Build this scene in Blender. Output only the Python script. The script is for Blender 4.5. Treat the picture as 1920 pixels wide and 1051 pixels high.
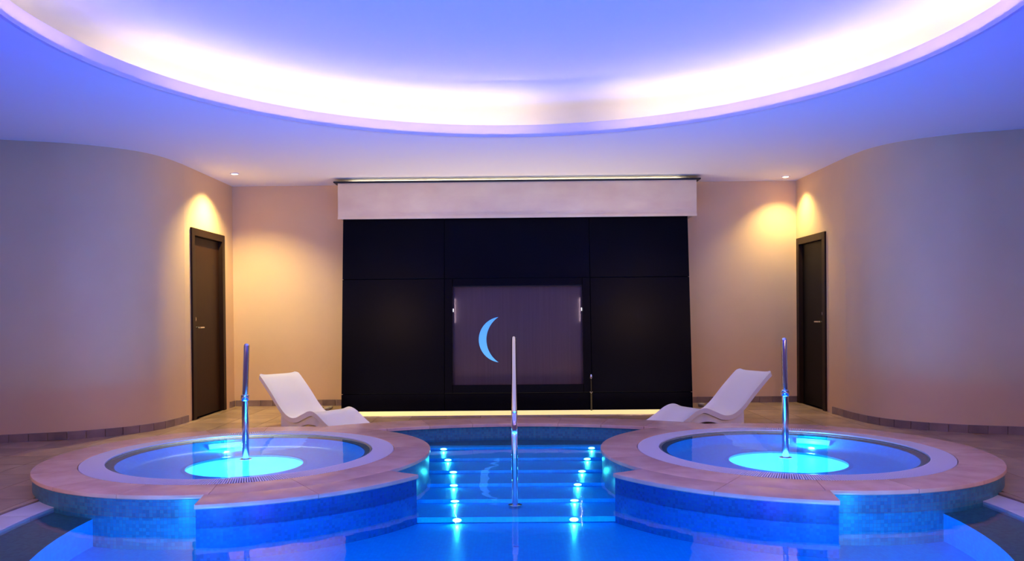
import bpy, bmesh, math, random
from mathutils import Vector, Matrix
random.seed(7)
PI = math.pi
R = math.radians
SC = bpy.context.scene
COL = SC.collection
for o in list(bpy.data.objects):
    bpy.data.objects.remove(o)

# ------------------------------------------------------------ camera, world, exposure
EYE = 1.2
F, CX, CY = 1481.07, 950.72, 596.45
PIT, YAW, ROL = -0.00687, 0.00914, -0.00887
fw = Vector((-math.sin(YAW) * math.cos(PIT), math.cos(YAW) * math.cos(PIT), math.sin(PIT)))
r0 = Vector((math.cos(YAW), math.sin(YAW), 0))
u0 = r0.cross(fw)
rr = r0 * math.cos(ROL) + u0 * math.sin(ROL)
uu = -r0 * math.sin(ROL) + u0 * math.cos(ROL)
cd = bpy.data.cameras.new('camera')
cam = bpy.data.objects.new('camera', cd)
COL.objects.link(cam)
cd.sensor_width = 36
cd.lens = F * 36 / 1920
cd.shift_x = (960 - CX) / 1920
cd.shift_y = (CY - 525.5) / 1920
m = Matrix((rr, uu, -fw)).transposed().to_4x4()
m.translation = Vector((0, 0, EYE))
cam.matrix_world = m
cd.clip_start = 0.05
SC.camera = cam
SC.view_settings.view_transform = 'Standard'
SC.view_settings.look = 'None'
SC.view_settings.exposure = 0.6
SC.view_settings.gamma = 1
SC.view_settings.use_curve_mapping = False
w = bpy.data.worlds.new('world')
SC.world = w
w.use_nodes = True
w.node_tree.nodes['Background'].inputs[0].default_value = (0.01, 0.01, 0.03, 1)
w.node_tree.nodes['Background'].inputs[1].default_value = 0.2

# ------------------------------------------------------------ light levels (all the lamps of the place)
COVE_E = 10.2        # hidden tubes behind the round ceiling rim
LEDGE_E = 14.0       # hidden tube on top of the metal pelmet
SPOT_W = 56          # two warm recessed spots
ACCENT_W = 125       # warm accent spots in the ceiling behind the viewer
POOL_UP_W = 35       # blue lamps in the pool floor near the camera
POOL_SIDE_W = 18     # blue lamps in the pool side wall
STRIP_W = 11         # warm light channel in the floor before the black wall
TUB_E = 2.2          # backlit disc in each hot tub
STEP_W = 0.8        # step lamps
BLUE = (0.09, 0.0, 1.0)

# ------------------------------------------------------------ materials
def nt(name):
    m = bpy.data.materials.new(name)
    m.use_nodes = True
    t = m.node_tree
    return m, t.nodes, t.links, t.nodes['Principled BSDF']

def plain(name, col, rough=0.5, metal=0.0, noise=0.0, scale=8.0, bump=0.0, spec=0.5, stretch=None, coat=0.0):
    m, N, L, b = nt(name)
    b.inputs['Roughness'].default_value = rough
    b.inputs['Metallic'].default_value = metal
    b.inputs['Specular IOR Level'].default_value = spec
    b.inputs['Coat Weight'].default_value = coat
    b.inputs['Coat Roughness'].default_value = 0.08
    b.inputs['Base Color'].default_value = (*col, 1)
    if noise or bump:
        tc = N.new('ShaderNodeTexCoord')
        mp = N.new('ShaderNodeMapping')
        if stretch: mp.inputs['Scale'].default_value = stretch
        n = N.new('ShaderNodeTexNoise'); n.inputs['Scale'].default_value = scale
        n.inputs['Detail'].default_value = 5
        L.new(tc.outputs['Object'], mp.inputs[0]); L.new(mp.outputs[0], n.inputs['Vector'])
        if noise:
            mx = N.new('ShaderNodeMix'); mx.data_type = 'RGBA'
            mx.inputs[6].default_value = (*[c * (1 - noise) for c in col], 1)
            mx.inputs[7].default_value = (*[min(1, c * (1 + noise)) for c in col], 1)
            L.new(n.outputs['Fac'], mx.inputs[0]); L.new(mx.outputs[2], b.inputs['Base Color'])
        if bump:
            bp = N.new('ShaderNodeBump'); bp.inputs['Strength'].default_value = bump
            bp.inputs['Distance'].default_value = 0.01
            L.new(n.outputs['Fac'], bp.inputs['Height']); L.new(bp.outputs[0], b.inputs['Normal'])
    return m

def stone(name, ca, cb, rough=0.35, scale=3.0, perobj=0.12):
    m, N, L, b = nt(name)
    tc = N.new('ShaderNodeTexCoord')
    oi = N.new('ShaderNodeObjectInfo')
    ad = N.new('ShaderNodeVectorMath'); ad.operation = 'ADD'
    g = N.new('ShaderNodeNewGeometry')
    n = N.new('ShaderNodeTexNoise'); n.inputs['Scale'].default_value = scale; n.inputs['Detail'].default_value = 8
    L.new(g.outputs['Position'], ad.inputs[0])
    L.new(oi.outputs['Random'], ad.inputs[1])
    L.new(ad.outputs[0], n.inputs['Vector'])
    cr = N.new('ShaderNodeValToRGB')
    cr.color_ramp.elements[0].position = 0.35; cr.color_ramp.elements[0].color = (*ca, 1)
    cr.color_ramp.elements[1].position = 0.65; cr.color_ramp.elements[1].color = (*cb, 1)
    L.new(n.outputs['Fac'], cr.inputs[0])
    hs = N.new('ShaderNodeHueSaturation')
    mr = N.new('ShaderNodeMapRange'); mr.inputs[3].default_value = 1 - perobj; mr.inputs[4].default_value = 1 + perobj
    L.new(oi.outputs['Random'], mr.inputs[0]); L.new(mr.outputs[0], hs.inputs['Value'])
    L.new(cr.outputs[0], hs.inputs['Color']); L.new(hs.outputs[0], b.inputs['Base Color'])
    b.inputs['Roughness'].default_value = rough
    return m

def mosaic(name, cols, size=0.022, rough=0.3, grout=(0.1, 0.14, 0.25)):
    """small square tiles laid along the UVs (in metres): every tile its own shade"""
    m, N, L, b = nt(name)
    uv = N.new('ShaderNodeUVMap')
    sc = N.new('ShaderNodeVectorMath'); sc.operation = 'SCALE'; sc.inputs['Scale'].default_value = 1 / size
    L.new(uv.outputs[0], sc.inputs[0])
    fl = N.new('ShaderNodeVectorMath'); fl.operation = 'FLOOR'; L.new(sc.outputs[0], fl.inputs[0])
    wn = N.new('ShaderNodeTexWhiteNoise'); wn.noise_dimensions = '2D'; L.new(fl.outputs[0], wn.inputs['Vector'])
    cr = N.new('ShaderNodeValToRGB'); cr.color_ramp.interpolation = 'CONSTANT'
    e = cr.color_ramp.elements
    e[0].color = (*cols[0], 1); e[1].position = 1 / len(cols); e[1].color = (*cols[1], 1)
    for i in range(2, len(cols)):
        x = e.new(i / len(cols)); x.color = (*cols[i], 1)
    L.new(wn.outputs['Value'], cr.inputs[0])
    fr = N.new('ShaderNodeVectorMath'); fr.operation = 'FRACTION'; L.new(sc.outputs[0], fr.inputs[0])
    sp = N.new('ShaderNodeSeparateXYZ'); L.new(fr.outputs[0], sp.inputs[0])
    def edge(o):
        a = N.new('ShaderNodeMath'); a.operation = 'SUBTRACT'; a.inputs[1].default_value = 0.5; L.new(o, a.inputs[0])
        c = N.new('ShaderNodeMath'); c.operation = 'ABSOLUTE'; L.new(a.outputs[0], c.inputs[0])
        return c.outputs[0]
    mxm = N.new('ShaderNodeMath'); mxm.operation = 'MAXIMUM'
    L.new(edge(sp.outputs[0]), mxm.inputs[0]); L.new(edge(sp.outputs[1]), mxm.inputs[1])
    gt = N.new('ShaderNodeMath'); gt.operation = 'GREATER_THAN'; gt.inputs[1].default_value = 0.45; L.new(mxm.outputs[0], gt.inputs[0])
    mx = N.new('ShaderNodeMix'); mx.data_type = 'RGBA'
    L.new(gt.outputs[0], mx.inputs[0]); L.new(cr.outputs[0], mx.inputs[6]); mx.inputs[7].default_value = (*grout, 1)
    L.new(mx.outputs[2], b.inputs['Base Color'])
    bp = N.new('ShaderNodeBump'); bp.inputs['Strength'].default_value = 0.4; bp.inputs['Distance'].default_value = 0.002; bp.invert = True
    L.new(gt.outputs[0], bp.inputs['Height']); L.new(bp.outputs[0], b.inputs['Normal'])
    b.inputs['Roughness'].default_value = rough
    return m

def emit(name, col, e):
    m, N, L, b = nt(name)
    b.inputs['Base Color'].default_value = (*col, 1)
    b.inputs['Emission Color'].default_value = (*col, 1)
    b.inputs['Emission Strength'].default_value = e
    return m

def water(name, tint, bump=0.03, scale=3.0):
    m, N, L, b = nt(name)
    N.remove(b)
    out = N['Material Output']
    tr = N.new('ShaderNodeBsdfTransparent'); tr.inputs[0].default_value = (*tint, 1)
    gl = N.new('ShaderNodeBsdfGlossy'); gl.inputs['Roughness'].default_value = 0.03
    fr = N.new('ShaderNodeFresnel')
    mx = N.new('ShaderNodeMixShader')
    g = N.new('ShaderNodeNewGeometry')
    io = N.new('ShaderNodeMapRange'); io.inputs[3].default_value = 1.33; io.inputs[4].default_value = 1 / 1.33
    L.new(g.outputs['Backfacing'], io.inputs[0]); L.new(io.outputs[0], fr.inputs[0])
    n = N.new('ShaderNodeTexNoise'); n.inputs['Scale'].default_value = scale; n.inputs['Detail'].default_value = 2
    bp = N.new('ShaderNodeBump'); bp.inputs['Strength'].default_value = bump; bp.inputs['Distance'].default_value = 0.1
    L.new(g.outputs['Position'], n.inputs['Vector']); L.new(n.outputs['Fac'], bp.inputs['Height'])
    L.new(bp.outputs[0], gl.inputs['Normal'])
    L.new(fr.outputs[0], mx.inputs[0]); L.new(tr.outputs[0], mx.inputs[1]); L.new(gl.outputs[0], mx.inputs[2])
    L.new(mx.outputs[0], out.inputs['Surface'])
    return m

M = {}
M['wall'] = plain('wall plaster', (0.82, 0.54, 0.28), 0.55, noise=0.06, scale=2.5, bump=0.05)
M['ceil'] = plain('white ceiling paint', (0.82, 0.80, 0.80), 0.7, noise=0.015, scale=1.0)
M['lip'] = plain('white rim paint', (0.85, 0.82, 0.84), 0.6)
m_, N_, L_, b_ = nt('translucent white rim'); b_.inputs['Base Color'].default_value = (0.85, 0.80, 0.82, 1)
t_ = N_.new('ShaderNodeBsdfTranslucent'); t_.inputs[0].default_value = (1.0, 0.92, 0.88, 1)
x_ = N_.new('ShaderNodeMixShader'); x_.inputs[0].default_value = 0.5
L_.new(b_.outputs[0], x_.inputs[1]); L_.new(t_.outputs[0], x_.inputs[2]); L_.new(x_.outputs[0], N_['Material Output'].inputs['Surface'])
M['rim'] = m_
M['coping'] = stone('polished pink stone', (0.76, 0.42, 0.29), (0.88, 0.53, 0.37), 0.25, 5, 0.08)
M['strip'] = stone('pale stone strip', (0.62, 0.60, 0.58), (0.72, 0.70, 0.68), 0.4, 4, 0.04)
M['floor'] = stone('warm floor stone', (0.38, 0.23, 0.13), (0.54, 0.36, 0.20), 0.28, 4, 0.14)
M['joint'] = plain('dark grout', (0.16, 0.12, 0.10), 0.8)
M['base'] = stone('baseboard stone', (0.22, 0.14, 0.11), (0.32, 0.21, 0.16), 0.4, 6, 0.2)
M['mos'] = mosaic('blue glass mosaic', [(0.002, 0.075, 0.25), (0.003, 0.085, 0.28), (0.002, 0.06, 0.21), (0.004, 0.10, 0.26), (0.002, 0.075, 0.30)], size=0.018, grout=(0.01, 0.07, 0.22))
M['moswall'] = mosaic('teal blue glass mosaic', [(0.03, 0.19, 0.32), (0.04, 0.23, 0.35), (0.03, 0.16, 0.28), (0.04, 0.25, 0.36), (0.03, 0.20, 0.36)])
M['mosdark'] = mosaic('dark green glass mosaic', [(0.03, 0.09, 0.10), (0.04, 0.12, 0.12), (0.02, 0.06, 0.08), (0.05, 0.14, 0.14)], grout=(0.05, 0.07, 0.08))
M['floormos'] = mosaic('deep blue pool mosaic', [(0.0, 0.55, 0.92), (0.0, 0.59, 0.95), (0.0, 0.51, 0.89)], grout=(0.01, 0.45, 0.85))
M['grate'] = plain('white plastic grating', (0.80, 0.76, 0.78), 0.45)
M['gratebase'] = plain('dark channel', (0.05, 0.06, 0.08), 0.6)
M['black'] = plain('black polished stone', (0.002, 0.002, 0.005), 0.24, noise=0.3, scale=1.5, spec=0.05)
M['blackcore'] = plain('black core', (0.006, 0.006, 0.008), 0.6)
M['steel'] = plain('brushed steel pelmet', (1.0, 0.70, 0.44), 0.38, 0.45, noise=0.26, scale=2.2, stretch=(1.0, 1, 2), bump=0.02)
M['satin'] = plain('satin streaked metal', (0.08, 0.055, 0.06), 0.45, 1.0, noise=0.18, scale=5, stretch=(12, 1, 0.25), bump=0.03)
M['chrome'] = plain('chrome', (0.85, 0.85, 0.87), 0.10, 1.0)
M['darkmetal'] = plain('dark metal', (0.08, 0.07, 0.06), 0.35, 1.0)
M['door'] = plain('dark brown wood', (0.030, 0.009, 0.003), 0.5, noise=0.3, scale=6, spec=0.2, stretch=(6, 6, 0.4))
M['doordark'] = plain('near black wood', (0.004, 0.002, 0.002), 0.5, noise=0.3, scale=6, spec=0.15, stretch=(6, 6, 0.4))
M['frame'] = plain('brown wood frame', (0.024, 0.009, 0.003), 0.45, noise=0.3, scale=6, spec=0.2, stretch=(6, 6, 0.4))
M['lounge'] = plain('ivory moulded plastic', (0.97, 0.90, 0.78), 0.4, spec=0.5, coat=0.1)
M['pebble'] = stone('pebbles', (0.25, 0.18, 0.10), (0.55, 0.45, 0.30), 0.5, 20, 0.3)
M['cove'] = emit('warm white tube light', (1.0, 0.79, 0.51), COVE_E)
M['ledge'] = emit('warm white ledge tube', (1.0, 0.84, 0.58), LEDGE_E)
M['channel'] = emit('warm frosted channel', (1.0, 0.80, 0.32), 0.5)
M['spot'] = emit('warm spot lens', (1.0, 0.85, 0.55), 14)
M['lens'] = emit('cyan step lamp lens', (0.25, 0.95, 1.0), 6)
M['tublamp'] = emit('cyan backlit floor', (0.03, 0.55, 1.0), TUB_E)
M['jet'] = emit('cyan tub lamp lens', (0.12, 0.62, 1.0), 1.5)
M['moon'] = emit('blue backlit crescent', (0.07, 0.33, 0.80), 0.36)
M['nichelamp'] = emit('white niche lamp', (0.95, 0.95, 1.0), 0.8)
M['water'] = water('pool water', (0.60, 0.92, 1.0))
M['tubwater'] = water('tub water', (0.62, 0.80, 1.0), 0.02)

# ------------------------------------------------------------ helpers
def link(name, bm, mats, parent=None, smooth=False, auto=None, up=False):
    if not up: bmesh.ops.recalc_face_normals(bm, faces=bm.faces[:])
    else:
        for f in bm.faces:
            f.normal_update()
            if f.normal.z < 0: f.normal_flip()
    me = bpy.data.meshes.new(name)
    bm.to_mesh(me); bm.free()
    if not isinstance(mats, (list, tuple)): mats = [mats]
    for mm in mats: me.materials.append(mm)
    if smooth:
        for p in me.polygons: p.use_smooth = True
        if auto: me.set_sharp_from_angle(angle=R(auto))
    o = bpy.data.objects.new(name, me)
    COL.objects.link(o)
    if parent: o.parent = parent
    return o

def empty(name, loc=(0, 0, 0), rot=(0, 0, 0)):
    o = bpy.data.objects.new(name, None); COL.objects.link(o)
    o.location = loc; o.rotation_euler = rot; o.empty_display_size = 0.1
    return o

def tag(o, label=None, cat=None, group=None, kind=None):
    if label: o['label'] = label
    if cat: o['category'] = cat
    if group: o['group'] = group
    if kind: o['kind'] = kind
    return o

def B(): return bmesh.new()

def box(bm, x0, x1, y0, y1, z0, z1, bev=0.0, mi=0):
    vs = [bm.verts.new((x, y, z)) for x in (x0, x1) for y in (y0, y1) for z in (z0, z1)]
    q = [(0, 1, 3, 2), (4, 6, 7, 5), (0, 4, 5, 1), (2, 3, 7, 6), (0, 2, 6, 4), (1, 5, 7, 3)]
    fs = [bm.faces.new([vs[i] for i in f]) for f in q]
    for f in fs: f.material_index = mi
    if bev:
        es = set(e for f in fs for e in f.edges)
        bmesh.ops.bevel(bm, geom=list(es), offset=bev, segments=2, affect='EDGES', profile=0.6)
    return vs

def sweep(bm, prof, a0, a1, n, cx=0, cy=0, closed=True, mi=0, vo=0.0):
    """turn a closed (r,z) profile about the vertical axis at cx,cy from a0 to a1; UV = arc length, profile length"""
    uvl = bm.loops.layers.uv.verify()
    full = abs(a1 - a0) >= 2 * PI - 1e-6
    cnt = n if full else n + 1
    rings = []
    for i in range(cnt):
        a = a0 + (a1 - a0) * i / n
        rings.append([bm.verts.new((cx + r * math.cos(a), cy + r * math.sin(a), z)) for r, z in prof])
    k = len(prof)
    pl = [0]
    for j in range(k):
        p, q = prof[j], prof[(j + 1) % k]
        pl.append(pl[-1] + math.hypot(p[0] - q[0], p[1] - q[1]))
    span = k if closed else k - 1
    for i in range(n):
        A, C = rings[i], rings[(i + 1) % cnt]
        aa, ab = a0 + (a1 - a0) * i / n, a0 + (a1 - a0) * (i + 1) / n
        for j in range(span):
            jj = (j + 1) % k
            f = bm.faces.new((A[j], C[j], C[jj], A[jj]))
            f.material_index = mi
            flat = abs(prof[j][1] - prof[jj][1]) < 1e-6
            rm = (prof[j][0] + prof[jj][0]) / 2
            us = (aa, ab, ab, aa); vs = (pl[j], pl[j], pl[j + 1], pl[j + 1])
            for lp, u_, v_ in zip(f.loops, us, vs):
                if flat: lp[uvl].uv = (lp.vert.co.x + 20, lp.vert.co.y + 20)
                else: lp[uvl].uv = (u_ * rm + 20, v_ + vo)
    if not full and closed:
        for rg in (rings[0], rings[-1]):
            f = bm.faces.new(rg); f.material_index = mi
            for lp in f.loops: lp[uvl].uv = (math.hypot(lp.vert.co.x, lp.vert.co.y), lp.vert.co.z)
    return rings

def ring(name, r0, r1, z0, z1, a0, a1, mat, parent=None, n=24, cx=0, cy=0, bev=0.0, smooth=True):
    bm = B()
    if bev:
        prof = [(r0, z0), (r1 - bev, z0), (r1, z0 + bev), (r1, z1 - bev), (r1 - bev * .3, z1 - bev * .3), (r1 - bev, z1), (r0 + bev * .5, z1), (r0, z1 - bev * .5)]
    else:
        prof = [(r0, z0), (r1, z0), (r1, z1), (r0, z1)]
    sweep(bm, prof, a0, a1, n, cx, cy)
    return link(name, bm, mat, parent, smooth, 35)

def disc(bm, r, z, n=64, cx=0, cy=0, mi=0):
    uvl = bm.loops.layers.uv.verify()
    vs = [bm.verts.new((cx + r * math.cos(2 * PI * i / n), cy + r * math.sin(2 * PI * i / n), z)) for i in range(n)]
    f = bm.faces.new(vs); f.material_index = mi
    for lp in f.loops: lp[uvl].uv = (lp.vert.co.x + 20, lp.vert.co.y + 20)
    return f

def tube(bm, pts, rad, n=14, cap=True, mi=0):
    pts = [Vector(p) for p in pts]
    rads = rad if isinstance(rad, (list, tuple)) else [rad] * len(pts)
    rings = []
    ref = None
    for i, p in enumerate(pts):
        t = (pts[min(i + 1, len(pts) - 1)] - pts[max(i - 1, 0)]).normalized()
        if ref is None:
            ref = Vector((1, 0, 0)) if abs(t.x) < 0.9 else Vector((0, 1, 0))
        s = t.cross(ref).normalized(); v = s.cross(t).normalized(); ref = v
        rings.append([bm.verts.new(p + (s * math.cos(2 * PI * k / n) + v * math.sin(2 * PI * k / n)) * rads[i]) for k in range(n)])
    for a, b in zip(rings, rings[1:]):
        for k in range(n):
            bm.faces.new((a[k], a[(k + 1) % n], b[(k + 1) % n], b[k])).material_index = mi
    if cap:
        bm.faces.new(rings[0]).material_index = mi; bm.faces.new(rings[-1]).material_index = mi

def catmull(P, k=8):
    out = []
    P = [Vector(p) for p in P]
    for i in range(len(P) - 1):
        a = P[max(i - 1, 0)]; b = P[i]; c = P[i + 1]; d = P[min(i + 2, len(P) - 1)]
        for j in range(k):
            t = j / k
            out.append(0.5 * ((2 * b) + (c - a) * t + (2 * a - 5 * b + 4 * c - d) * t * t + (-a + 3 * b - 3 * c + d) * t ** 3))
    out.append(P[-1])
    return out

# ------------------------------------------------------------ room dimensions
ZC = 2.897              # ceiling
YB = 10.39              # back wall
XW = 3.704              # side walls near the doors
PC = 4.765              # centre of the round pool and of the round ceiling opening
RC = 2.884              # ceiling opening radius
RP = 2.95               # pool radius
ZT = 0.1224             # top of the raised tub copings
ZW = -0.02              # pool water level
TX, TY = 2.119, 6.168   # hot tub centres
YF = -1.6               # wall behind the camera

half = [(-3.704, 10.39), (-3.704, 9.6), (-3.70, 8.85), (-3.76, 8.35), (-3.95, 8.0), (-4.32, 7.72), (-4.75, 7.56), (-5.2, 7.38), (-5.6, 7.1), (-5.8, 6.5), (-5.85, 5.5), (-5.85, 2.5), (-5.85, YF)]
path = [Vector(half[0]), Vector(half[1])] + catmull(half[2:], 8)
pathL = [Vector((p.x, p.y)) for p in path]
pathR = [Vector((-p.x, p.y)) for p in pathL]
DOORS = {-1: (9.02, 10.05, 2.215), 1: (9.40, 10.34, 2.134)}

def seglen(P):
    s = [0]
    for a, b in zip(P, P[1:]): s.append(s[-1] + (b - a).length)
    return s

def at_s(P, S, s):
    for i in range(len(S) - 1):
        if s <= S[i + 1] + 1e-9:
            t = (s - S[i]) / (S[i + 1] - S[i]); return P[i].lerp(P[i + 1], t), (P[i + 1] - P[i]).normalized()
    return P[-1], (P[-1] - P[-2]).normalized()

def wall_mesh(P, sgn, dy0, dy1, dz):
    """curved side wall with a door opening between dy0 and dy1 on its straight part"""
    bm = B(); T = 0.22
    nrm = []
    for i in range(len(P)):
        t = (P[min(i + 1, len(P) - 1)] - P[max(i - 1, 0)]).normalized()
        nrm.append(Vector((sgn * abs(t.y), 0)) if abs(t.x) < 1e-4 else (Vector((t.y, -t.x)) if sgn * t.y > 0 or True else None))
    out = []
    for i, p in enumerate(P):
        t = (P[min(i + 1, len(P) - 1)] - P[max(i - 1, 0)]).normalized()
        n = Vector((t.y, -t.x))
        if sgn > 0: n = -n
        out.append(p + n * T)
    def quad(a, b, c, d): bm.faces.new([bm.verts.new(v) for v in (a, b, c, d)])
    def block(p, q, po, qo, z0, z1):
        v = [bm.verts.new((*a, z)) for z in (z0, z1) for a in (p, q, qo, po)]
        for f in ((0, 1, 2, 3), (4, 5, 6, 7), (0, 1, 5, 4), (1, 2, 6, 5), (2, 3, 7, 6), (3, 0, 4, 7)):
            bm.faces.new([v[i] for i in f])
    yy = [P[0].y, dy1, dy0, P[2].y]
    x = P[0].x; xo = x + sgn * T
    for a, b, z0 in ((yy[0], yy[1], -0.3), (yy[1], yy[2], dz), (yy[2], yy[3], -0.3)):
        block(Vector((x, a)), Vector((x, b)), Vector((xo, a)), Vector((xo, b)), z0, ZC + 0.1)
    n = len(P)
    iv = [bm.verts.new((*P[i], -0.3)) for i in range(2, n)]; it = [bm.verts.new((*P[i], ZC + 0.1)) for i in range(2, n)]
    out[2] = Vector((xo, P[2].y))
    ov = [bm.verts.new((*out[i], -0.3)) for i in range(2, n)]; ot = [bm.verts.new((*out[i], ZC + 0.1)) for i in range(2, n)]
    for i in range(n - 3):
        bm.faces.new((iv[i], iv[i + 1], it[i + 1], it[i])); bm.faces.new((ov[i], ov[i + 1], ot[i + 1], ot[i]))
        bm.faces.new((it[i], it[i + 1], ot[i + 1], ot[i])); bm.faces.new((iv[i], iv[i + 1], ov[i + 1], ov[i]))
    bm.faces.new((iv[-1], it[-1], ot[-1], ov[-1]))
    return bm

for sgn, P, nm in ((-1, pathL, 'wall_left'), (1, pathR, 'wall_right')):
    d = DOORS[sgn]
    tag(link(nm, wall_mesh(P, sgn, *d), M['wall'], smooth=True, auto=30), kind='structure')
bm = B(); box(bm, -XW - 0.25, XW + 0.25, YB, YB + 0.2, -0.3, ZC + 0.1)
tag(link('wall_back', bm, M['wall']), kind='structure')
bm = B(); box(bm, -6.1, 6.1, YF - 0.2, YF, -0.3, ZC + 0.1)
tag(link('wall_front', bm, M['wall']), kind='structure')

# ceiling with the round opening, its rim, the cove behind the rim and the raised ceiling
bm = B()
NN = 128
inner = [Vector((RC * math.cos(2 * PI * i / NN), PC + RC * math.sin(2 * PI * i / NN))) for i in range(NN)]
def to_rect(a):
    c, s = math.cos(a), math.sin(a)
    x0, x1, y0, y1 = -6.2, 6.2, YF - 0.1, YB + 0.1
    ts = []
    if c > 1e-9: ts.append(x1 / c)
    if c < -1e-9: ts.append(x0 / c)
    if s > 1e-9: ts.append((y1 - PC) / s)
    if s < -1e-9: ts.append((y0 - PC) / s)
    t = min(ts); return Vector((c * t, PC + s * t))
angs = sorted(set([2 * PI * i / NN for i in range(NN)] + [math.atan2(y - PC, x) % (2 * PI) for x in (-6.2, 6.2) for y in (YF - 0.1, YB + 0.1)]))
vi = [bm.verts.new((RC * math.cos(a), PC + RC * math.sin(a), ZC)) for a in angs]
vo = [bm.verts.new((*to_rect(a), ZC)) for a in angs]
vi2 = [bm.verts.new((v.co.x, v.co.y, ZC + 0.03)) for v in vi]
vo2 = [bm.verts.new((v.co.x, v.co.y, ZC + 0.03)) for v in vo]
n = len(angs)
for i in range(n):
    j = (i + 1) % n
    bm.faces.new((vi[i], vi[j], vo[j], vo[i])); bm.faces.new((vi2[i], vi2[j], vo2[j], vo2[i]))
    bm.faces.new((vi[i], vi[j], vi2[j], vi2[i])); bm.faces.new((vo[i], vo[j], vo2[j], vo2[i]))
tag(link('ceiling', bm, M['ceil']), kind='structure')
ZU = 3.36
tag(ring('trim_rim', RC - 0.002, RC + 0.03, ZC - 0.001, 3.012, 0, 2 * PI, M['rim'], n=160, cy=PC, bev=0.003), kind='structure')
bm = B()
prof = [(3.52, ZC + 0.03), (3.52, 3.20), (3.47, 3.30), (3.36, ZU), (0.01, ZU), (0.01, ZU + 0.06), (3.6, ZU + 0.06), (3.6, ZC + 0.03)]
sweep(bm, prof, 0, 2 * PI, 160, 0, PC)
tag(link('ceiling_raised', bm, M['ceil'], smooth=True, auto=40), kind='structure')
# cove tubes: hidden behind the rim, with gaps between the runs
for k, (a0, a1) in enumerate(((-32, 20), (22, 73), (85, 158), (172, 205), (207, 250), (252, 290), (292, 326))):
    t = empty('cove_light', (0, PC, ZC + 0.03))
    place = ['right front', 'right back', 'left back', 'far left', 'near left', 'behind the camera', 'near right'][k]
    tag(t, 'warm white tube light hidden behind the round ceiling rim, %s run' % place, 'cove light', 'tube lights behind the round ceiling rim')
    ring('lamp_holder', 3.13, 3.21, 0.0, 0.02, R(a0), R(a1), M['lip'], t, n=24)
    bm = B()
    prof = [(3.17 + 0.018 * math.cos(q * PI / 4), 0.038 + 0.018 * math.sin(q * PI / 4)) for q in range(8)]
    sweep(bm, prof, R(a0 + .5), R(a1 - .5), 24)
    link('tube', bm, M['cove'], t, True, 60)

# floor: a slab with a round hole, stone tiles on it
bm = B()
angs = sorted(set([2 * PI * i / NN for i in range(NN)] + [math.atan2(y - PC, x) % (2 * PI) for x in (-6.2, 6.2) for y in (YF - 0.1, YB + 0.1)]))
RH = RP + 0.12
for z in (-0.3, -0.022):
    vi = [bm.verts.new((RH * math.cos(a), PC + RH * math.sin(a), z)) for a in angs]
    vo = [bm.verts.new((*to_rect(a), z)) for a in angs]
    if z == -0.3: lo = (vi, vo)
    n = len(angs)
    for i in range(n):
        j = (i + 1) % n
        bm.faces.new((vi[i], vi[j], vo[j], vo[i]))
for a, b in zip(lo, (vi, vo)):
    for i in range(n):
        j = (i + 1) % n
        bm.faces.new((a[i], a[j], b[j], b[i]))
floor = tag(link('floor', bm, M['joint']), kind='structure')

def clip(poly, nx, ny, d):          # keep nx*x+ny*y >= d
    out = []
    for i in range(len(poly)):
        p, q = poly[i], poly[(i + 1) % len(poly)]
        a = nx * p[0] + ny * p[1] - d; b = nx * q[0] + ny * q[1] - d
        if a >= 0: out.append(p)
        if (a >= 0) != (b >= 0):
            t = a / (a - b); out.append((p[0] + (q[0] - p[0]) * t, p[1] + (q[1] - p[1]) * t))
    return out

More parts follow.
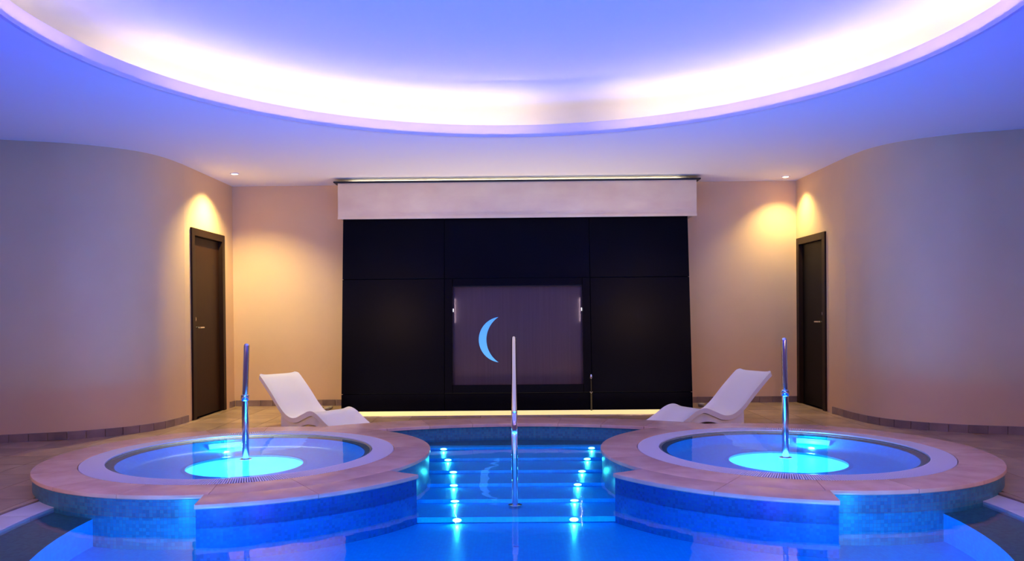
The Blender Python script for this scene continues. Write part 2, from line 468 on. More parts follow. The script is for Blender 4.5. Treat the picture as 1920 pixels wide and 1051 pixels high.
def inside_room(x, y):
    if y > YB - .02: return False
    ax = -abs(x)
    # wall x at this y
    lim = -99
    for a, b in zip(pathL, pathL[1:]):
        if (a.y - y) * (b.y - y) <= 0 and a.y != b.y:
            t = (a.y - y) / (a.y - b.y); lim = max(lim, a.x + (b.x - a.x) * t)
    return ax > lim + 0.0
TS = 0.40
cache = {}
nt_ = 0
for iy in range(40):
    for ix in range(-16, 16):
        x0 = ix * TS; y1 = YB - iy * TS; y0 = y1 - TS
        if y1 < 4.0: continue
        if not (inside_room(x0 + .1, y0 + .1) or inside_room(x0 + .3, y0 + .3) or inside_room(x0 + .1, y0 + .3) or inside_room(x0 + .3, y0 + .1)): continue
        g = 0.0025
        poly = [(x0 + g, y0 + g), (x0 + TS - g, y0 + g), (x0 + TS - g, y1 - g), (x0 + g, y1 - g)]
        full = True
        for (cx, cy, r) in ((0, PC, RP + 0.21), (-TX, TY, 1.40), (TX, TY, 1.40)):
            mx, my = x0 + TS / 2 - cx, (y0 + y1) / 2 - cy
            d = math.hypot(mx, my)
            if d < r - TS * 0.75: poly = []; break
            if d < r + TS * 0.75:
                ux_, uy_ = mx / d, my / d
                q = clip(poly, ux_, uy_, ux_ * cx + uy_ * cy + r)
                if q != poly: full = False
                poly = q
                if len(poly) < 3: break
        if len(poly) < 3: continue
        # keep tiles inside the curved walls
        c0 = (x0 + TS / 2, (y0 + y1) / 2)
        if not all(inside_room(*p) for p in poly):
            best = min(range(len(pathL) - 1), key=lambda i: ((pathL[i] + pathL[i + 1]) / 2 - Vector((-abs(c0[0]), c0[1]))).length)
            a, b = pathL[best], pathL[best + 1]; s = 1 if c0[0] < 0 else -1
            t = (b - a).normalized(); nn = Vector((-t.y, t.x))
            if nn.x < 0 and abs(nn.x) > 0.01: nn = -nn
            if abs(nn.x) <= 0.01 and nn.y > 0: nn = -nn
            poly = clip(poly, nn.x * s, nn.y, nn.x * a.x + nn.y * a.y)
            full = False
            if len(poly) < 3: continue
        ar = abs(sum(poly[i][0] * poly[(i + 1) % len(poly)][1] - poly[(i + 1) % len(poly)][0] * poly[i][1] for i in range(len(poly)))) / 2
        if ar < 0.004: continue
        nt_ += 1
        if full and 'full' in cache:
            o = cache['full'].copy(); COL.objects.link(o); o.parent = floor
            o.location = (x0, y0, 0)
            continue
        bm = B()
        pts = [(p[0] - x0, p[1] - y0) for p in poly]
        lo_ = [bm.verts.new((*p, -0.022)) for p in pts]; hi = [bm.verts.new((*p, -0.0)) for p in pts]
        bm.faces.new(hi); bm.faces.new(lo_)
        for i in range(len(pts)):
            j = (i + 1) % len(pts); bm.faces.new((lo_[i], lo_[j], hi[j], hi[i]))
        o = link('tile', bm, M['floor'], floor)
        o.location = (x0, y0, 0)
        if full: cache['full'] = o
print('floor tiles', nt_)

# baseboards of single stone blocks
def base_run(parent, P, sgn, s0, s1, skip=None):
    S = seglen(P); s = s0; BL = 0.165
    while s < s1 - 0.03:
        e = min(s + BL - 0.005, s1)
        a, _ = at_s(P, S, s); b, _ = at_s(P, S, e)
        s += BL
        if skip and (min(a.y, b.y) < skip[1] and max(a.y, b.y) > skip[0]) and abs(abs(a.x) - XW) < .01: continue
        t = (b - a).normalized(); nn = Vector((-t.y, t.x))
        if sgn * nn.x > 0.01: nn = -nn
        if abs(nn.x) < 0.01 and nn.y > 0: nn = -nn
        bm = B()
        v = [bm.verts.new((*q, z)) for z in (0.0, 0.078) for q in (a + nn * .001, b + nn * .001, b + nn * 0.016, a + nn * 0.016)]
        for f in ((0, 1, 2, 3), (4, 5, 6, 7), (0, 1, 5, 4), (1, 2, 6, 5), (2, 3, 7, 6), (3, 0, 4, 7)): bm.faces.new([v[i] for i in f])
        link('baseboard_block', bm, M['base'], parent)
for sgn, P, nm in ((-1, pathL, 'baseboard_left'), (1, pathR, 'baseboard_right')):
    e = tag(empty(nm), kind='structure')
    base_run(e, P, sgn, 0.02, 7.2, (DOORS[sgn][0] - .03, DOORS[sgn][1] + .03))
e = tag(empty('baseboard_back'), kind='structure')
base_run(e, [Vector((-XW, YB)), Vector((-2.2, YB))], 0, 0.02, 1.5)
base_run(e, [Vector((2.2, YB)), Vector((XW, YB))], 0, 0.02, 1.5)

# doors
for sgn, k in ((-1, 1), (1, 2)):
    y0, y1, zt = DOORS[sgn]
    d = tag(empty('door_%d' % k, (sgn * XW, (y0 + y1) / 2, 0)), kind='structure')
    hw = (y1 - y0) / 2
    def fbox(a0, a1, b0, b1, c0, c1, name, mat, bev=0.004, par=d):
        bm = B(); xs = sorted((sgn * a0, sgn * a1)); box(bm, xs[0], xs[1], b0, b1, c0, c1, bev)
        return link(name, bm, mat, par)
    fr = 0.085
    fr_o = fbox(-0.022, 0.10, -hw, -hw + fr, 0, zt, 'door_jamb', M['frame'])
    fbox(-0.022, 0.10, hw - fr, hw, 0, zt, 'door_jamb', M['frame'])
    fbox(-0.0215, 0.10, -hw + fr, hw - fr, zt - fr, zt, 'door_head', M['frame'])
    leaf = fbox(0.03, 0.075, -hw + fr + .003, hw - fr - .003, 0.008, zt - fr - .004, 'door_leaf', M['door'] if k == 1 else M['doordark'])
    hy = -hw + fr + 0.075
    bm = B()
    tube(bm, [(sgn * 0.028, hy, 1.16), (sgn * 0.018, hy, 1.16)], 0.034, 20)
    link('key_escutcheon', bm, M['chrome'], leaf, True, 40)
    bm = B()
    tube(bm, [(sgn * 0.03, hy, 1.06), (sgn * 0.022, hy, 1.06)], 0.026, 18)
    tube(bm, [(sgn * 0.024, hy, 1.06), (sgn * -0.022, hy, 1.06), (sgn * -0.030, hy + .012, 1.06), (sgn * -0.032, hy + .13, 1.06)], 0.009, 10)
    tag(link('door_handle', bm, M['chrome'], leaf, True, 40), 'chrome lever handle')
    if k == 2:
        pass

# ------------------------------------------------------------ black feature slab with the niche
TILT = math.atan2(9.90 - 9.68, 2.40)
slab = empty('feature_wall', (0.02, 9.68, 0), (-TILT, 0, 0))
tag(slab, 'tilted black polished stone feature wall with a square lit niche', 'feature wall')
HW = 2.16
HT = 2.40 / math.cos(TILT)
def sb(name, x0, x1, z0, z1, y0, y1, mat, par=slab, bev=0.003):
    bm = B(); box(bm, x0, x1, y0, y1, z0, z1, bev); return link(name, bm, mat, par)
NX0, NX1, NZ0, NZ1 = -0.785, 0.825, 0.322, 1.545
FX0, FX1, FZ0, FZ1 = -0.885, 0.925, 0.215, 1.64
cuts_x = [-HW, -1.5, FX0, FX1, 1.55, HW]
# back core in four pieces round the niche, one mesh
bm = B()
box(bm, -HW + .01, NX0 - .04, 0.05, 0.22, 0, HT); box(bm, NX1 + .04, HW - .01, 0.05, 0.22, 0, HT)
box(bm, NX0 - .04, NX1 + .04, 0.05, 0.22, NZ1 + .04, HT); box(bm, NX0 - .04, NX1 + .04, 0.05, 0.22, 0, NZ0 - .04)
link('core', bm, M['blackcore'], slab)
g = 0.003
cols = [(-HW, FX0), (FX1, HW)]
for (a, b) in cols:
    for (z0, z1) in ((0.0, FZ0), (FZ0, FZ1), (FZ1, HT)):
        sb('stone_panel', a + g, b - g, z0 + (g if z0 else 0), z1 - g, 0, 0.05, M['black'])
sb('stone_panel', FX0 + g, FX1 - g, FZ1 + g, HT - g, 0, 0.05, M['black'])
sb('stone_panel', FX0 + g, FX1 - g, 0, FZ0 - g, 0, 0.05, M['black'])
# frame of the niche
for (a, b, c, d_) in ((FX0, NX0, FZ0, FZ1), (NX1, FX1, FZ0, FZ1), (NX0, NX1, NZ1, FZ1), (NX0, NX1, FZ0, NZ0)):
    sb('niche_frame', a + .001, b - .001, c + .001, d_ - .001, -0.012, 0.05, M['black'], bev=0.006)
# niche reveal
sb('niche_reveal', NX0 - .02, NX0, NZ0, NZ1, 0.05, 0.12, M['satin'], bev=0)
sb('niche_reveal', NX1, NX1 + .02, NZ0, NZ1, 0.05, 0.12, M['satin'], bev=0)
sb('niche_reveal', NX0 - .02, NX1 + .02, NZ1, NZ1 + .02, 0.05, 0.12, M['satin'], bev=0)
sb('niche_reveal', NX0 - .02, NX1 + .02, NZ0 - .02, NZ0, 0.05, 0.12, M['satin'], bev=0)
pl = sb('metal_panel', NX0 - .02, NX1 + .02, NZ0 - .02, NZ1 + .02, 0.09, 0.11, M['satin'], bev=0)
tag(pl, 'satin metal panel with vertical streaks')
for sx, x in ((1, NX0 + .006), (-1, NX1 - .006)):
    bm = B(); box(bm, x - .004, x + .004, 0.055, 0.07, 1.23, 1.27, 0.002)
    ld = bpy.data.lights.new('niche_light', 'AREA'); ld.shape = 'RECTANGLE'; ld.size = 0.012; ld.size_y = 0.3; ld.energy = 0.3; ld.color = (0.95, 0.92, 1.0)
    lo = bpy.data.objects.new('niche_light', ld); COL.objects.link(lo); lo.parent = slab; lo.location = (x + sx * .008, 0.065, 1.25); lo.rotation_euler = (R(90), 0, R(-90 * sx)); lo.rotation_euler = (R(90), 0, R(-90) if sx > 0 else R(90))
    tag(link('niche_lamp', bm, M['nichelamp'], slab), 'small white lamp on the niche side')
# crescent
bm = B()
cxm, czm = -0.18, 0.88   # centre of the outer circle
Ro = 0.285
tip = 0.282
ncr = 28
outer = []; innr = []
tipx = -0.04
for i in range(ncr + 1):
    a = R(98) + (R(262) - R(98)) * i / ncr
    outer.append((cxm + Ro * math.cos(a), czm + Ro * math.sin(a)))
p0, p1 = outer[0], outer[-1]
sag = (p0[0] - (cxm - Ro)) - 0.095
hc = (p0[1] - p1[1]) / 2; R2 = (hc * hc + sag * sag) / (2 * sag)
c2x = p0[0] - sag + R2; am = math.asin(hc / R2)
for i in range(ncr + 1):
    a = PI - am + 2 * am * i / ncr
    innr.append((c2x + R2 * math.cos(a), czm + R2 * math.sin(a)))
fr_ = [bm.verts.new((x, 0.082, z)) for x, z in outer]; fi = [bm.verts.new((x, 0.082, z)) for x, z in innr]
br_ = [bm.verts.new((x, 0.0905, z)) for x, z in outer]; bi = [bm.verts.new((x, 0.0905, z)) for x, z in innr]
for i in range(ncr):
    bm.faces.new((fr_[i], fr_[i + 1], fi[i + 1], fi[i])); bm.faces.new((br_[i], br_[i + 1], bi[i + 1], bi[i]))
    bm.faces.new((fr_[i], fr_[i + 1], br_[i + 1], br_[i])); bm.faces.new((fi[i], fi[i + 1], bi[i + 1], bi[i]))
tag(link('crescent', bm, M['moon'], slab), 'glowing blue crescent moon shape')

# pelmet above the slab
pel = empty('pelmet', (0.03, 9.84, 2.405))
tag(pel, 'brushed metal pelmet box above the black feature wall', 'pelmet')
bm = B(); box(bm, -2.22, 2.25, 0, 0.54, 0, 0.43, 0.006); link('box', bm, M['steel'], pel)
bm = B(); box(bm, -2.265, 2.295, -0.03, 0.54, 0.43, 0.447, 0.002); link('lid', bm, M['blackcore'], pel)
bm = B(); box(bm, -2.22, 2.25, -0.008, 0.0, -0.022, 0.014, 0.002); link('bottom_trim', bm, M['steel'], pel)
t = tag(empty('ledge_light', (0.03, 10.12, 2.852)), 'warm tube light lying on top of the metal pelmet', 'ledge light')
bm = B(); tube(bm, [(-2.1, 0, 0.016), (2.1, 0, 0.016)], 0.012, 10); link('tube', bm, M['ledge'], t, True)

fl = tag(empty('floor_light', (0.02, 9.42, 0.0)), 'long warm frosted light channel set in the floor before the black wall', 'floor light')
bm = B(); box(bm, -2.05, 2.05, -0.215, 0.215, 0.0005, 0.006, 0.002); link('frosted_cover', bm, M['channel'], fl)
bm = B(); box(bm, -2.065, -2.05, -0.23, 0.23, 0.0005, 0.009); box(bm, 2.05, 2.065, -0.23, 0.23, 0.0005, 0.009)
box(bm, -2.05, 2.05, -0.23, -0.215, 0.0005, 0.009); box(bm, -2.05, 2.05, 0.215, 0.23, 0.0005, 0.009); link('channel_frame', bm, M['chrome'], fl)
for x in (-1.03, 1.03):
    ld = bpy.data.lights.new('floor_light_lamp', 'AREA'); ld.shape = 'RECTANGLE'; ld.size = 2.0; ld.size_y = 0.2; ld.energy = STRIP_W; ld.color = (1.0, 0.76, 0.46); ld.spread = R(130)
    lo = bpy.data.objects.new('floor_light_lamp', ld); COL.objects.link(lo); lo.parent = fl; lo.location = (x, 0, 0.012); lo.rotation_euler = (PI, 0, 0)

# chrome level rod standing in front of the slab
rod = empty('shower_rod', (0.93, 9.62, 0.0))
tag(rod, 'thin dark metal rod with a small chrome tip before the black wall', 'rod')
bm = B(); tube(bm, [(0, 0, 0), (0, 0, .22)], 0.012, 10); link('lower_tube', bm, M['darkmetal'], rod, True, 40)
bm = B(); tube(bm, [(0, 0, .22), (0, 0, .44)], 0.006, 10); link('upper_tube', bm, M['darkmetal'], rod, True, 40)
bm = B(); tube(bm, [(0, 0, .215), (0, 0, .225), (0, 0, .235), (0, 0, .24)], [.012, .022, .022, .008], 14); link('collar', bm, M['chrome'], rod, True, 40)
bm = B(); tube(bm, [(0, 0, .39), (0, 0, .40), (0, 0, .425), (0, 0, .445)], [.006, .016, .016, .005], 14); link('tip', bm, M['chrome'], rod, True, 40)

# ------------------------------------------------------------ recessed spots
for sgn, (x, y), lb in ((-1, (-3.332, 9.438), 'round recessed ceiling spot by the left door'), (1, (3.453, 10.05), 'round recessed ceiling spot by the right door')):
    s = tag(empty('ceiling_spot', (x, y, ZC)), lb, 'ceiling spot', 'recessed ceiling spots')
    bm = B(); sweep(bm, [(0.036, -0.010), (0.05, -0.010), (0.055, -0.001), (0.034, -0.001)], 0, 2 * PI, 28)
    link('trim_ring', bm, M['lip'], s, True, 40)
    bm = B(); tube(bm, [(0, 0, -0.001), (0, 0, -0.006)], 0.034, 20); link('lens', bm, M['spot'], s)
    ld = bpy.data.lights.new('spot_lamp', 'SPOT'); ld.energy = SPOT_W * (3 if sgn < 0 else 1.15); ld.color = (1.0, 0.86, 0.38)
    ld.spot_size = R(124 if sgn < 0 else 112); ld.spot_blend = 0.8; ld.shadow_soft_size = 0.03
    lo = bpy.data.objects.new('spot_lamp', ld); COL.objects.link(lo); lo.parent = s; lo.location = (0, 0, -0.015)

# adjustable warm accent spots in the ceiling behind and beside the camera
for (x, y, tx_, ty_, tz_, where) in ((-2.85, 0.3, -2.3, 7.6, 0.3, 'left of centre'), (2.85, 0.3, 2.3, 7.6, 0.3, 'right of centre'), (-4.9, 1.4, -2.6, 6.2, 0.1, 'by the left wall'), (4.9, 1.4, 2.6, 6.2, 0.1, 'by the right wall')):
    s = tag(empty('accent_spot', (x, y, ZC)), 'recessed adjustable accent spot in the ceiling behind the viewer, %s' % where, 'ceiling spot', 'accent spots in the ceiling')
    bm = B(); sweep(bm, [(0.045, -0.012), (0.06, -0.012), (0.066, -0.001), (0.043, -0.001)], 0, 2 * PI, 28)
    link('trim_ring', bm, M['lip'], s, True, 40)
    bm = B(); tube(bm, [(0, 0, -0.001), (0, 0, -0.006)], 0.042, 20); link('lens', bm, M['spot'], s)
    ld = bpy.data.lights.new('accent_lamp', 'SPOT'); ld.energy = ACCENT_W; ld.color = (1.0, 0.60, 0.34)
    ld.spot_size = R(60); ld.spot_blend = 1.0; ld.shadow_soft_size = 0.04
    lo = bpy.data.objects.new('accent_lamp', ld); COL.objects.link(lo); lo.parent = s; lo.location = (0, 0, -0.03)
    lo.rotation_euler = (Vector((tx_ - x, ty_ - y, tz_ - ZC))).to_track_quat('-Z', 'Y').to_euler()

# ------------------------------------------------------------ pool
pool = empty('swimming_pool', (0, PC, 0))
tag(pool, 'round blue mosaic swimming pool with lit steps between two hot tubs', 'pool')
ZF = -0.21
RL = 2.60
bm = B()
prof = [(0.02, ZF), (RL, ZF), (RL, -0.042), (RP + .1, -0.042), (RP + .1, -0.09), (RL + .03, -0.09), (RL + .03, ZF - .05), (0.02, ZF - .05)]
rg = sweep(bm, prof, 0, 2 * PI, 128)
for f in bm.faces:
    c = f.calc_center_median(); r = math.hypot(c.x, c.y)
    if r > RL + .05: f.material_index = 1
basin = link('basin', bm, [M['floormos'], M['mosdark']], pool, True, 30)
# white coping strip, in stones
for i in range(48):
    a0, a1 = 2 * PI * i / 48, 2 * PI * (i + 1) / 48
    am = math.degrees((a0 + a1) / 2) % 360
    X, Y = 3.05 * math.cos(R(am)), PC + 3.05 * math.sin(R(am))
    if 18 < am < 162: continue           # hidden under the raised tub copings
    ring('edge_stone', RP, RP + 0.21, -0.09 + .001, -0.010, a0 + .0008, a1 - .0008, M['strip'], pool, n=4, bev=0.004)
# steps: treads go down towards the camera between the tubs
RISER = [(7.24, -0.045), (6.86, -0.072), (6.47, -0.099), (6.10, -0.126), (5.70, -0.153), (5.30, -0.180)]
lamps = [((832, 839), (1109, 839)), ((840, 858), (1101, 857)), ((850, 880), (1091, 880)), ((851, 904), (1083, 904)), ((853, 933), (1077, 932)), ((857, 966), (1076, 965))]
def ray(px, py):
    return (rr * ((px - CX) / F) - uu * ((py - CY) / F) + fw)
uvb = None
def uvbox(name, x0, x1, y0, y1, z0, z1, mat, par, bev=0.0):
    bm = B(); box(bm, x0, x1, y0, y1, z0, z1, bev)
    uvl = bm.loops.layers.uv.verify()
    for f in bm.faces:
        f.normal_update(); nrm = f.normal
        for lp in f.loops:
            c = lp.vert.co
            lp[uvl].uv = (c.x + 20, c.y + 20) if abs(nrm.z) > .7 else ((c.x + 20, c.z + 20) if abs(nrm.y) > .7 else (c.y + 20, c.z + 20))
    return link(name, bm, mat, par)
zprev = -0.03
tops = [-0.030, -0.060, -0.088, -0.116, -0.144, -0.170]
for k, (yr, zl) in enumerate(RISER):
    yb = PC + RL - .02 if k == 0 else RISER[k - 1][0]
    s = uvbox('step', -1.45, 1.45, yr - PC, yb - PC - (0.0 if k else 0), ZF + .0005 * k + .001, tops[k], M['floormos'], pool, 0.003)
    lower = tops[k + 1] if k < 5 else ZF
    for (px, py) in lamps[k]:
        d = ray(px, py); t = yr / d.y; X = d.x * t; Z = EYE + d.z * t
        Z = (tops[k] + lower) / 2 + 0.001
        bm = B()
        nn = 16; hz = (tops[k] - lower) * 0.36; hx = 0.03
        vs = [bm.verts.new((X + hx * math.cos(2 * PI * i / nn), yr - PC - 0.006, Z + hz * math.sin(2 * PI * i / nn))) for i in range(nn)]
        vb = [bm.verts.new((X + hx * 1.2 * math.cos(2 * PI * i / nn), yr - PC + 0.001, Z + hz * 1.1 * math.sin(2 * PI * i / nn))) for i in range(nn)]
        bm.faces.new(vs); bm.faces.new(vb)
        for i in range(nn):
            f = bm.faces.new((vs[i], vs[(i + 1) % nn], vb[(i + 1) % nn], vb[i])); f.material_index = 1
        link('step_lamp', bm, [M['lens'], M['chrome']], s)
        ld = bpy.data.lights.new('step_lamp_light', 'SPOT'); ld.energy = STEP_W; ld.color = (0.05, 1.0, 1.0)
        ld.spot_size = R(150); ld.spot_blend = 0.8; ld.shadow_soft_size = 0.01
        lo = bpy.data.objects.new('step_lamp_light', ld); COL.objects.link(lo); lo.parent = s
        lo.location = (X, yr - PC - 0.012, Z + .004); lo.rotation_euler = (-R(78), 0, 0)
# pool water: a disc with the tub and kerb bodies standing in it
bm = B(); disc(bm, RP - 0.005, ZW, 128, 0, PC)
wt = link('pool_water', bm, M['water'], up=True)
tag(wt, 'still blue water filling the round pool', 'water', kind='stuff')
# underwater lamps
def lamp(kind, name, loc, e, col, par, rot=(0, 0, 0), size=0.2, spot=None):
    ld = bpy.data.lights.new(name, kind); ld.energy = e; ld.color = col
    if kind == 'AREA': ld.shape = 'DISK'; ld.size = size
    else: ld.shadow_soft_size = size / 2
    if spot: ld.spot_size = R(spot); ld.spot_blend = 0.5
    lo = bpy.data.objects.new(name, ld); COL.objects.link(lo); lo.parent = par; lo.location = loc; lo.rotation_euler = rot
    return lo
for (x, y) in ((-1.5, 3.0), (1.5, 3.0), (0, 2.75), (-0.9, 3.3), (0.9, 3.3)):
    bm = B(); tube(bm, [(x, y - PC, ZF - .002), (x, y - PC, ZF + .006)], 0.13, 24)
    fx = tag(link('floor_lamp_rim', bm, M['chrome'], pool, True, 40), 'steel rim of a lamp in the pool floor')
    lamp('AREA', 'pool_floor_light', (x, y - PC, ZF + .012), POOL_UP_W, BLUE, pool, (PI, 0, 0), 0.22)
for a in (-150, -125, -105, -75, -55, -30):
    x, y = (RL - .03) * math.cos(R(a)), (RL - .03) * math.sin(R(a))
    lamp('AREA', 'pool_side_light', (x, y, -0.165), POOL_SIDE_W, (0.01, 0.38, 1.0), pool, (R(90), 0, R(a) + R(90) + 0), 0.07)

# raised kerb at the back of the pool, between the tubs
kerb = empty('pool_kerb', (0, PC, 0))
tag(kerb, 'raised curved stone kerb behind the pool joining the two hot tubs', 'kerb')
ak0 = 57.5; ak1 = 180 - ak0
bm = B(); sweep(bm, [(2.955, -0.06), (3.36, -0.06), (3.36, ZT - .03), (2.955, ZT - .03)], R(ak0), R(ak1), 32)
link('mosaic_face', bm, M['moswall'], kerb, True, 30)
nk = 8
for i in range(nk):
    a0 = ak0 + (ak1 - ak0) * i / nk; a1 = ak0 + (ak1 - ak0) * (i + 1) / nk
    ring('coping_stone', 2.93, 3.39, ZT - .03, ZT - .0015, R(a0) + .0007, R(a1) - .0007, M['coping'], kerb, n=8, bev=0.006)

# ------------------------------------------------------------ hot tubs
def hot_tub(sgn):
    side = 'left' if sgn < 0 else 'right'
    t = empty('hot_tub', (sgn * TX, TY, 0))
    tag(t, 'raised round hot tub on the %s with pink stone rim and glowing blue water' % side, 'hot tub', 'pair of hot tubs')
    R0, R1 = 1.157, 1.446
    # body: a mosaic drum, with the bowl turned out of its middle
    bm = B()
    zb = ZF
    prof = [(R1 - .012, zb), (R1 - .012, ZT - .03), (R0 - .02, ZT - .03), (R0 - .02, ZT - .055), (0.975, ZT - .055), (0.975, ZT - .14), (1.0, ZT - .16), (1.0, zb)]
    sweep(bm, prof, 0, 2 * PI, 96)
    link('mosaic_wall', bm, M['moswall'], t, True, 30)
    # coping ring
    n = 16
    off = R(-90 + 33) if sgn < 0 else R(-90 - 33)
    for i in range(n):
        a0 = off + 2 * PI * i / n; a1 = off + 2 * PI * (i + 1) / n
        ring('coping_stone', R0, R1, ZT - .03, ZT, a0 + .0012, a1 - .0012, M['coping'], t, n=8, bev=0.006)
    # overflow grating: channel and radial slats
    bm = B(); sweep(bm, [(0.985, ZT - .054), (R0 - .003, ZT - .054), (R0 - .003, ZT - .03), (0.985, ZT - .03)], 0, 2 * PI, 96)
    link('overflow_channel', bm, M['gratebase'], t, True, 30)
    bm = B()
    ns = 440
    for i in range(ns):
        a = 2 * PI * i / ns; c, s = math.cos(a), math.sin(a); hwd = 0.0048
        v = []
        for z in (ZT - .029, ZT - .001):
            for r_, q in ((0.99, -1), (R0 - .006, -1), (R0 - .006, 1), (0.99, 1)):
                v.append(bm.verts.new((r_ * c - q * hwd * s, r_ * s + q * hwd * c, z)))
        for f in ((4, 5, 6, 7), (0, 1, 5, 4), (1, 2, 6, 5), (2, 3, 7, 6), (3, 0, 4, 7)): bm.faces.new([v[k] for k in f])
    sweep(bm, [(0.984, ZT - .03), (0.992, ZT - .03), (0.992, ZT), (0.984, ZT)], 0, 2 * PI, 96)
    tag(link('overflow_slats', bm, M['grate'], t), 'ring of fine white radial grating slats', kind='stuff')
    # dark rim, bowl wall, bench, well
    bm = B()
    prof = [(0.984, ZT - .03), (0.984, ZT - .012), (0.975, ZT - .008), (0.925, ZT - .024), (0.92, ZT - .032)]
    sweep(bm, prof, 0, 2 * PI, 96, closed=False)
    link('bowl_rim', bm, M['mosdark'], t, True, 40)
    bm = B()
    prof = [(0.92, ZT - .030), (0.86, ZT - .085), (0.82, ZT - .10), (0.46, ZT - .10), (0.45, ZT - .105), (0.44, ZT - .15)]
    sweep(bm, prof, 0, 2 * PI, 96, closed=False)
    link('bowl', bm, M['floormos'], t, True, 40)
    bm = B(); disc(bm, 0.445, ZT - .112, 64)
    tag(link('lit_floor', bm, M['tublamp'], t), 'backlit cyan disc in the tub floor')
    bm = B(); sweep(bm, [(.44, ZT - .112), (.47, ZT - .112), (.47, ZT - .098), (.44, ZT - .098)], 0, 2 * PI, 64)
    link('well_ring', bm, M['floormos'], t, True, 40)
    # lamp in the bowl wall
    aj = R(120) if sgn < 0 else R(57)
    for da in ((0,) if 0 else (0.0,)):
        bm = B(); sweep(bm, [(0.885, ZT - .045), (0.875, ZT - .045), (0.85, ZT - .085), (0.86, ZT - .085)], aj - .16 + (.0), aj + .16, 14)
        lamp('POINT', 'lamp_and_fill_light', (0.80 * math.cos(aj), 0.80 * math.sin(aj), ZT - .06), 11.0, (0.05, 0.36, 1.0), t, size=0.05)
        lamp('POINT', 'lamp_and_fill_light', (-0.75 * math.cos(aj), -0.75 * math.sin(aj), ZT - .06), 8.0, (0.05, 0.34, 1.0), t, size=0.05)  # added fill light opposite the wall lamp, no fixture; brightens the bench
        tag(link('wall_lamp', bm, M['jet'], t, True), 'bright cyan lamp in the bowl wall')
    # water
    bm = B(); disc(bm, 0.982, ZT - .012, 96)
    tag(link('tub_water', bm, M['tubwater'], t, up=True), 'clear lit water', kind='stuff')
    # outward bay on the pool side
    def ang(deg): return R(-90 + deg) if sgn < 0 else R(-90 - deg)
    b0, bmid, b1 = 9.5, 33, 59
    RB = 1.712
    a0, a1 = sorted((ang(b0), ang(b1)))
    bm = B(); sweep(bm, [(R1 - .05, ZF), (RB - .012, ZF), (RB - .012, ZT - .03), (R1 - .05, ZT - .03)], a0 + .004, a1 - .004, 24)
    link('bay_wall', bm, M['mos'], t, True, 30)
    for u, v in ((b0, bmid), (bmid, b1)):
        c0, c1 = sorted((ang(u), ang(v)))
        ring('coping_stone', R1 + .001, RB, ZT - .03, ZT, c0 + .0008, c1 - .0008, M['coping'], t, n=12, bev=0.006)
    lamp('AREA', 'tub_light', (0, 0, ZT - .105), 8, (0.08, 0.12, 1.0), t, (PI, 0, 0), 0.8)
    return t
hot_tub(-1); hot_tub(1)

# ------------------------------------------------------------ grab poles and hand rail
for sgn, (x, y), top, side in ((-1, (-2.195, 6.40), 0.0, 'left'), (1, (2.150, 6.30), 0.0, 'right')):
    p = empty('grab_pole', (x, y, ZT - .095))
    tag(p, 'upright chrome grab pole rising from the %s hot tub' % side, 'grab pole', 'chrome poles in the hot tubs')
    base = -(ZT - .095)
    zc_, zt_ = (0.535, 0.972) if sgn < 0 else (0.55, 0.985)
    bm = B(); tube(bm, [(0, 0, 0), (0, 0, zc_ + base - .01)], 0.0265, 20); link('lower_tube', bm, M['chrome'], p, True, 40)
    bm = B(); tube(bm, [(0, 0, zc_ + base - .03), (0, 0, zc_ + base - .024), (0, 0, zc_ + base + .016), (0, 0, zc_ + base + .022)], [.027, .032, .032, .024], 20); link('collar', bm, M['chrome'], p, True, 40)
    bm = B(); lean = 0.018 if sgn < 0 else -0.006
    tube(bm, [(0, 0, zc_ + base), (lean * .97, 0, zt_ + base - .02), (lean * .98, 0, zt_ + base - .006), (lean, 0, zt_ + base)], [.022, .022, .017, .004], 20)
    link('upper_tube', bm, M['chrome'], p, True, 50)
    bm = B(); tube(bm, [(0, 0, 0), (0, 0, .006), (0, 0, .012)], [.05, .05, .03], 24); link('base_flange', bm, M['chrome'], p, True, 40)

rail = empty('hand_rail', (-0.006, 5.56, -0.155))
tag(rail, 'chrome hand rail running down the middle of the pool steps', 'hand rail')
# front post, sloping top bar and rear post in one tube seen end on
zb = 0.155
P = catmull([(0, 0, 0), (0, 0, 0.4), (0, 0.0, 0.56), (0, .05, 0.63), (0, .12, .665), (0, .7, 0.905), (0, 1.20, 1.108), (0, 1.30, 1.13), (0, 1.36, 1.09), (0, 1.375, 1.0), (0, 1.375, .5), (0, 1.375, .09)], 6)
bm = B(); tube(bm, P, 0.0215, 18); link('tube', bm, M['chrome'], rail, True, 60)
bm = B(); tube(bm, [(0, 0, 0), (0, 0, .006), (0, 0, .012)], [.05, .05, .03], 24); link('base_flange', bm, M['chrome'], rail, True, 40)
bm = B(); tube(bm, [(0, 1.375, .085), (0, 1.375, .091), (0, 1.375, .097)], [.05, .05, .03], 24); link('base_flange', bm, M['chrome'], rail, True, 40)

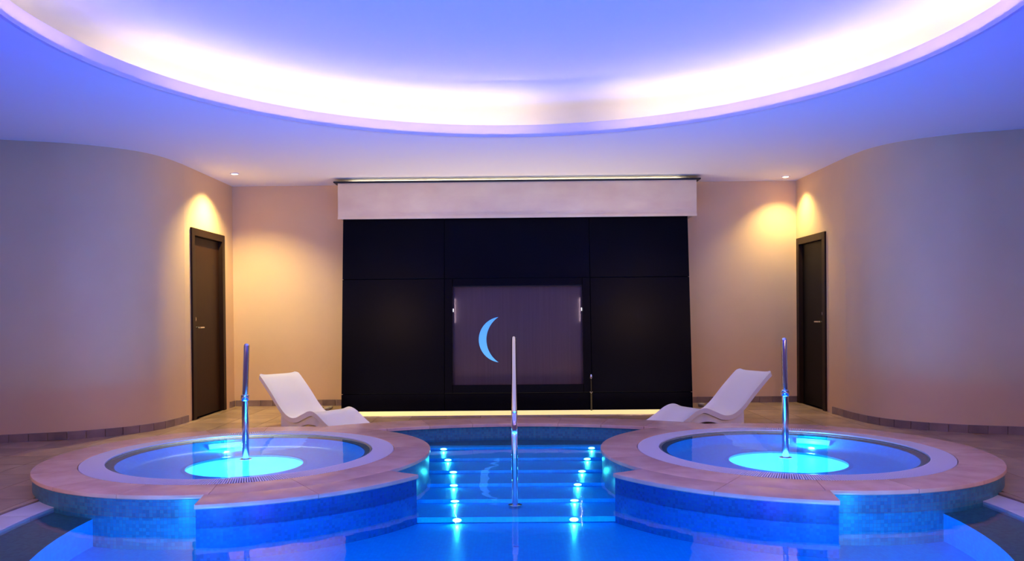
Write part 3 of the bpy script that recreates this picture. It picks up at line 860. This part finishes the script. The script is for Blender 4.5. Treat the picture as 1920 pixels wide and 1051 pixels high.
# ------------------------------------------------------------ loungers
def lounger(loc, rz, side):
    t = empty('lounger', loc, (0, 0, rz))
    tag(t, 'wavy ivory moulded lounger on the floor %s of the black wall' % side, 'lounger', 'wave loungers')
    W = 0.50
    # local: x along the body (0 head), y across
    top = catmull([(-0.02, 0, 0.545), (0.05, 0, 0.50), (0.22, 0, 0.36), (0.40, 0, 0.20), (0.53, 0, 0.125), (0.66, 0, 0.115), (0.80, 0, 0.165), (0.92, 0, 0.205), (1.03, 0, 0.185), (1.15, 0, 0.12), (1.27, 0, 0.06), (1.33, 0, 0.045)], 5)
    n = len(top)
    bm = B()
    rows = []
    NW = 12
    for i, p in enumerate(top):
        tt = (top[min(i + 1, n - 1)] - top[max(i - 1, 0)]).normalized()
        nr = Vector((-tt.z, 0, tt.x))
        # rounded ends in plan
        u = i / (n - 1); e = min(i, n - 1 - i)
        wd = W / 2 * (1.0 - 0.13 * max(0, 1 - e / 3.0) ** 2)
        th = 0.05
        ringp = []
        for j in range(NW + 1):
            q = -1 + 2 * j / NW
            dish = 0.016 * (abs(q) ** 6)
            ringp.append(p + Vector((0, q * wd, 0)) + nr * (dish - .004))
        for j in range(NW + 1):
            q = 1 - 2 * j / NW
            ringp.append(p + Vector((0, q * wd * 0.975, 0)) - nr * (th * (0.75 + 0.25 * (1 - q * q))))
        rows.append([bm.verts.new(v) for v in ringp])
    k = len(rows[0])
    for a, b in zip(rows, rows[1:]):
        for j in range(k): bm.faces.new((a[j], a[(j + 1) % k], b[(j + 1) % k], b[j]))
    bm.faces.new(rows[0]); bm.faces.new(rows[-1])
    bmesh.ops.bevel(bm, geom=[e for e in bm.edges if e.calc_length() > 0.01 and len(e.link_faces) == 2 and e.calc_face_angle(0) > 0.9], offset=0.010, segments=3, affect='EDGES', profile=0.6)
    link('shell', bm, M['lounge'], t, True, 50)
    # moulded skirts: the underside ribs that carry the shell on the floor
    under = []
    for yy in (-W / 2 + .03, W / 2 - .07):
        bm = B()
        pts = [p for p in top if 0.36 < p.x < 1.31]
        A = []; Bq = []
        for p in pts:
            zz = p.z - .045
            arch = 0.0
            if 0.64 < p.x < 1.16: arch = 0.075 * math.sin((p.x - .64) / .52 * PI) ** 0.8
            zb_ = min(arch, zz - .012)
            A.append((p.x, zz)); Bq.append((p.x, max(0.0, zb_)))
        vs = [[bm.verts.new((x, yy + d, z)) for x, z in q] for q in (A, Bq) for d in (0, .04)]
        a0_, a1_, b0_, b1_ = vs
        for i in range(len(pts) - 1):
            bm.faces.new((a0_[i], a0_[i + 1], b0_[i + 1], b0_[i])); bm.faces.new((a1_[i], a1_[i + 1], b1_[i + 1], b1_[i]))
            bm.faces.new((b0_[i], b0_[i + 1], b1_[i + 1], b1_[i])); bm.faces.new((a0_[i], a0_[i + 1], a1_[i + 1], a1_[i]))
        for i in (0, -1): bm.faces.new((a0_[i], a1_[i], b1_[i], b0_[i]))
        link('support', bm, M['lounge'], t, True, 50)
    return t
def place_lounger(near_x, near_y, yaw, sgn, side):
    # near_x,near_y = floor point under the near head corner; body runs towards the pool centre
    ax = Vector((-sgn * math.cos(yaw), -math.sin(yaw))); wd = Vector((-sgn * math.sin(yaw), math.cos(yaw)))
    c = Vector((near_x, near_y)) + wd * 0.25
    rz = math.atan2(ax.y, ax.x)
    return lounger((c.x, c.y, 0), rz, side)
place_lounger(-2.80, 8.62, 0.70, -1, 'left')
place_lounger(2.74, 8.46, 0.50, 1, 'right')

# pebbles on the floor by the slab feet
for sgn, cx, cy in ((-1, -2.46, 9.95), (1, 2.46, 9.95)):
    for i in range(9):
        r_ = 0.024 + 0.018 * random.random()
        bm = B(); bmesh.ops.create_icosphere(bm, subdivisions=2, radius=r_)
        for v in bm.verts:
            v.co.z *= 0.62; v.co.x *= 1.2; v.co += Vector((random.uniform(-.002, .002),) * 3)
        o = link('pebble', bm, M['pebble'], None, True)
        o.location = (cx + (i % 3 - 1) * 0.105 + random.uniform(-.012, .012), cy + (i // 3 - 1) * 0.105 + random.uniform(-.012, .012), r_ * .62)
        o.rotation_euler = (0, 0, random.uniform(-.3, .3))
        tag(o, 'small rounded pebble on the floor at the %s foot of the black wall' % ('left' if sgn < 0 else 'right'), 'pebble', 'pebbles at the %s foot of the black wall' % ('left' if sgn < 0 else 'right'))
